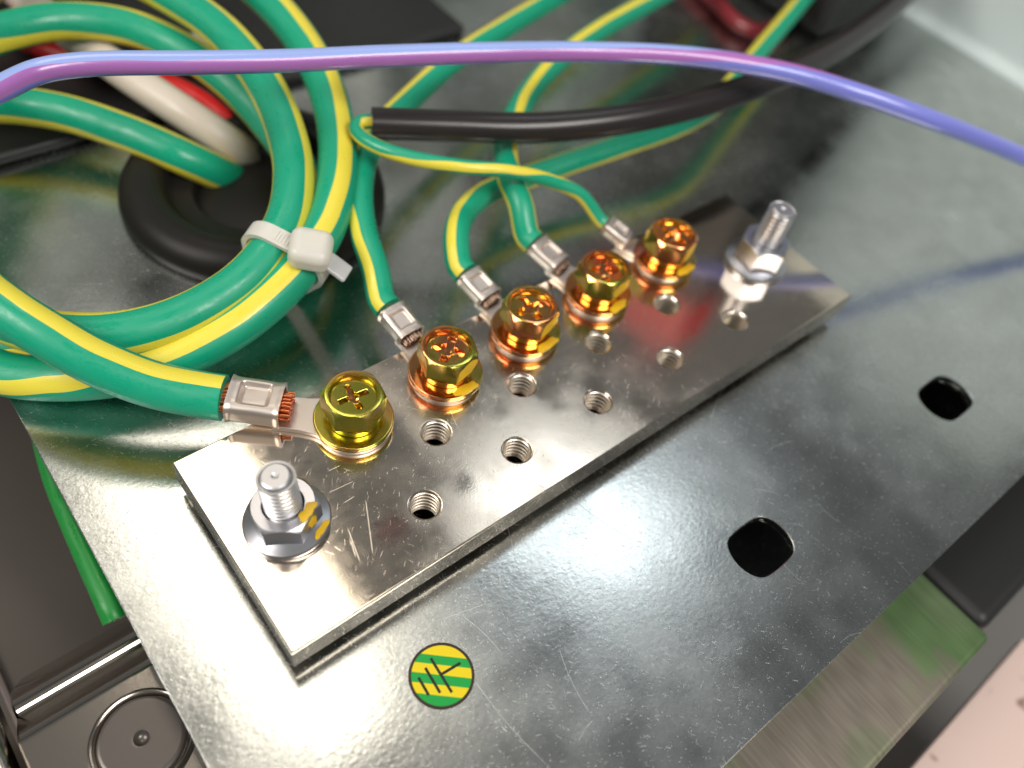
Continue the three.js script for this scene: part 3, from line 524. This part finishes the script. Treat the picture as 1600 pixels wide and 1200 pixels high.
// ------------------------------------------------------------------ things round and below the plate
{ // dark block; its height and red cap are added for the bar to mirror
  const t = thing('mirrored_dark_block', 'dark block beyond the black sleeve, height and red cap added for mirror images', 'switch', V(190, 0.02, -130));
  const g = new RoundedBoxGeometry(44, 150, 74, 4, 3); g.translate(0, 75, 30); mesh('body', g, blackPlastic, t);
  const k = new RoundedBoxGeometry(34, 46, 60, 4, 6); k.translate(0, 173.1, 30); mesh('cap', k, new THREE.MeshStandardMaterial({ color: lin(0.5, 0.02, 0.025), roughness: 0.4 }), t);
}
{ // black cable duct along the back
  const t = thing('black_cover', 'flat black plastic cover across the back of the plate', 'cover', V(-40, 0.02, -152));
  const g = new RoundedBoxGeometry(205, 3, 74, 3, 1.4); g.translate(0, 1.5, 0); mesh('body', g, blackPlastic, t);
}
{ // unseen modules, added to give the plate and bar mottled reflections
  const tones = { white: lin(0.85, 0.85, 0.82), grey: lin(0.42, 0.45, 0.44), black: lin(0.02, 0.02, 0.02) }, body = {};
  for (const [k, c] of Object.entries(tones)) body[k] = new THREE.MeshStandardMaterial({ color: c, roughness: 0.5 });
  const face = new THREE.MeshStandardMaterial({ color: lin(0.1, 0.11, 0.12), roughness: 0.4 });
  for (const [x, y, w, h, k, label] of [[-55, 150, 34, 70, 'white', 'added white module beside the tall black one, at the row end'], [-8, 160, 40, 90, 'black', 'added tall black module between two white ones'], [38, 150, 36, 70, 'white', 'added white module between the tall black and tall grey ones'], [78, 165, 26, 100, 'grey', 'added tall grey module between two white ones'], [112, 150, 30, 70, 'white', 'added white module between the tall grey and short black ones'], [152, 150, 36, 70, 'black', 'added short black module at the row end beside a white one'], [-30, 60, 60, 60, 'grey', 'added wide grey module in the lower row below the tall black one'], [50, 62, 54, 56, 'white', 'added wide white module between two grey ones in the lower row'], [120, 62, 50, 60, 'grey', 'added wide grey module in the lower row below the short black one']]) {
    const t = thing('added_module', label, 'module', V(x, y, -210.9), 'modules added on the back panel');
    const g = new RoundedBoxGeometry(w, h, 30, 3, 2); g.translate(0, 0, 15.1); mesh('body', g, body[k], t);
    const f = new RoundedBoxGeometry(w * 0.5, h * 0.35, 3, 2, 0.8); f.translate(0, h * 0.1, 31); mesh('front', f, face, t);
  }
}
{ // pale block glimpsed through the coil
  const o = U(318, 128, 0), t = thing('terminal_block', 'pale beige block standing on the plate behind the coil', 'terminal block', V(o.x, 0.02, o.z - 4));
  const g = new RoundedBoxGeometry(18, 9, 9, 3, 1.2); g.rotateY(-0.3); g.translate(0, 4.5, 0); mesh('body', g, new THREE.MeshStandardMaterial({ color: lin(0.6, 0.5, 0.42), roughness: 0.6 }), t);
}
{ // lower rail along the near edge of the plate; a green reflection is painted on its free end
  const t = thing('support_rail', 'tan metal support rail with green reflection painted on its end below the plate edge', 'rail', V(0, -22, 0));
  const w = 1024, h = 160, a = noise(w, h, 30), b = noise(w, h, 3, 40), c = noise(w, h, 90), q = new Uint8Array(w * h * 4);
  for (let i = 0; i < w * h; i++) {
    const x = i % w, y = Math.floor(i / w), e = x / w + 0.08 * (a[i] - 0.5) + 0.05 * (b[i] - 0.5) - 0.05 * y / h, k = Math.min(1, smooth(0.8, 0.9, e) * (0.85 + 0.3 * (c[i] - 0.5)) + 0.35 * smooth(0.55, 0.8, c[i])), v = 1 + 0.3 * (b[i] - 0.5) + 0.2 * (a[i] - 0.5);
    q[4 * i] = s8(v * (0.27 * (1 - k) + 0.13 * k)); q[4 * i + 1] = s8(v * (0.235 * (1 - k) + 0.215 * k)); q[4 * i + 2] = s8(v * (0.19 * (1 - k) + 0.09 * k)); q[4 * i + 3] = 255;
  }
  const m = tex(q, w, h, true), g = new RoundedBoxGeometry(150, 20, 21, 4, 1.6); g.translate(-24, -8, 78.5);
  const p = g.attributes.position, uv = new Float32Array(p.count * 2); for (let i = 0; i < p.count; i++) { uv[2 * i] = (p.getX(i) + 99) / 150; uv[2 * i + 1] = (p.getZ(i) - 68 + p.getY(i) * 0.3) / 21; } g.setAttribute('uv', new THREE.BufferAttribute(uv, 2));
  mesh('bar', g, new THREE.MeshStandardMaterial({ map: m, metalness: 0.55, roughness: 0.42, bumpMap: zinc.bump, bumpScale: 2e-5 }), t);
  const lip = new RoundedBoxGeometry(150, 5, 1.6, 2, 0.5); lip.translate(-24, 4, 69.2); mesh('lip', lip, zincSheet, t);
}
{ // unseen closed channel, added to keep light out of the slots
  const t = thing('slot_shade_channel', 'unseen zinc coated channel added under the plate to keep the slots dark', 'channel', V(64, -2, 48.5));
  for (const [nm, w, h, d, y, z] of [['base', 300, 2, 24, -30, 0], ['web', 300, 26.8, 2, -15.5, -11], ['web', 300, 26.8, 2, -15.5, 11], ['end_plate', 2, 26.8, 19.8, -15.5, 0], ['end_plate', 2, 26.8, 19.8, -15.5, 0]]) { const g = new THREE.BoxGeometry(w, h, d); planarUV(g, TILE); const m = mesh(nm, g, zincSheet, t); m.position.set(0, y * MM, z * MM); }
  const e = t.children.filter((c) => c.name === 'end_plate'); e[0].position.x = -0.148; e[1].position.x = 0.148;
}
{ // black box beyond the rail end
  const t = thing('black_housing', 'black plastic housing under the plate beyond the rail end', 'housing', V(110, -24, 0));
  const g = new RoundedBoxGeometry(110, 60, 28, 4, 3); g.translate(0, -30, 74); mesh('body', g, blackPlastic, t);
}
{ // pale pink speckled sheet below
  const w = 256, h = 256, a = noise(w, h, 14), b = noise(w, h, 4), q = new Uint8Array(w * h * 4);
  for (let i = 0; i < w * h; i++) { const k = 0.8 * smooth(0.8, 0.97, a[i] + 0.1 * (b[i] - 0.5)); q[4 * i] = s8(0.66 * (1 - k) + 0.16 * k); q[4 * i + 1] = s8(0.5 * (1 - k) + 0.085 * k); q[4 * i + 2] = s8(0.45 * (1 - k) + 0.06 * k); q[4 * i + 3] = 255; }
  const m = tex(q, w, h, true), o = U(1594, 1005, -60.5), g = new THREE.BoxGeometry(120, 3, 90); g.translate(o.x - 58, -62, o.z + 45); planarUV(g, 60);
  structure('pink_base_sheet', g, new THREE.MeshStandardMaterial({ map: m, roughness: 0.7 }), 'pale pink sheet with brown specks below the rail');
}
{ // pressed bracket with round plug under the near left edge
  const t = thing('pressed_bracket', 'shiny pressed metal bracket under the plate edge beside the sticker', 'bracket', V(-96, -22, 0));
  const prof = [[-24, -22], [-19, -13], [-15, -6], [-12, -2.4], [-9.5, -0.6], [-8, -1.0], [-6.5, 0.6], [-4, 3.6], [-1.5, 6.2], [1, 7.5], [3.5, 7.8], [40, 7.8]], rings = [];
  const sp = new THREE.SplineCurve(prof.map(([a, b]) => new THREE.Vector2(a, b))).getPoints(90);
  const mk = (x) => [...sp.map((p) => V(x, p.y, p.x)), ...sp.slice().reverse().map((p) => V(x, p.y - 1.2, p.x))];
  for (const x of [-12, -11.6, 20]) rings.push(mk(x).map((p) => V(p.x, p.y - (x < -11.8 ? 0.5 : 0), p.z)));
  const brk = new THREE.MeshStandardMaterial({ color: lin(0.55, 0.49, 0.43), metalness: 1, roughness: 0.18, bumpMap: zinc.bump, bumpScale: 8e-6 });
  const lg = crease(loft(rings), 40); planarUV(lg, TILE); mesh('sheet', lg, brk, t);
  const side = new RoundedBoxGeometry(14, 10, 60, 3, 2.5); side.translate(-20.5, 0.5, 14); mesh('flank', side, brk, t);
  const b = U(221, 1153, -13), lx = b.x + 96;
  const rim = mesh('rim', crease(lathe([[6.9, 0], [8.2, 0], [8.1, 0.5], [7.6, 0.9], [7.1, 0.7], [6.9, 0]], 64), 60), brk, t); rim.position.set(lx * MM, 7.8 * MM, b.z * MM);
  const pl = mesh('plug', crease(lathe([[0.01, 0.05], [0.6, 0.15], [1.0, 0.5], [1.15, 0.95], [1.25, 1.12], [1.4, 1.15], [1.6, 1.15], [5.9, 1.15], [6.1, 1.15], [6.5, 1.0], [6.75, 0.5], [6.8, 0]], 64), 35), new THREE.MeshStandardMaterial({ color: lin(0.13, 0.115, 0.105), metalness: 0.6, roughness: 0.34 }), t); pl.position.set(lx * MM, 7.82 * MM, b.z * MM);
}
{ // dark inner panel on the left, below the plate
  const t = thing('inner_panel', 'dark brown grey panel below the left edge of the plate', 'panel', V(-120, -60, -70));
  const g = new RoundedBoxGeometry(90, 3, 140, 2, 0.8); mesh('sheet', g, new THREE.MeshStandardMaterial({ color: lin(0.1, 0.085, 0.075), roughness: 0.4, metalness: 0.4 }), t);
  const r = new RoundedBoxGeometry(1.6, 1.6, 130, 2, 0.5); r.translate(7, 2.1, 0); mesh('seam', r, new THREE.MeshStandardMaterial({ color: lin(0.16, 0.13, 0.12), roughness: 0.4, metalness: 0.4 }), t);
}
wire('green_reflection_wire', 'bright green wire added under the left plate edge for a green reflection', 'wire', [[60, 640, -6], [85, 740, -6], [125, 840, -6], [172, 945, -6], [182, 968, -7]], 2.2, { base: lin(0.008, 0.2, 0.03) });  // added tube standing in for a green reflection along the plate edge

renderer.render(scene, camera);
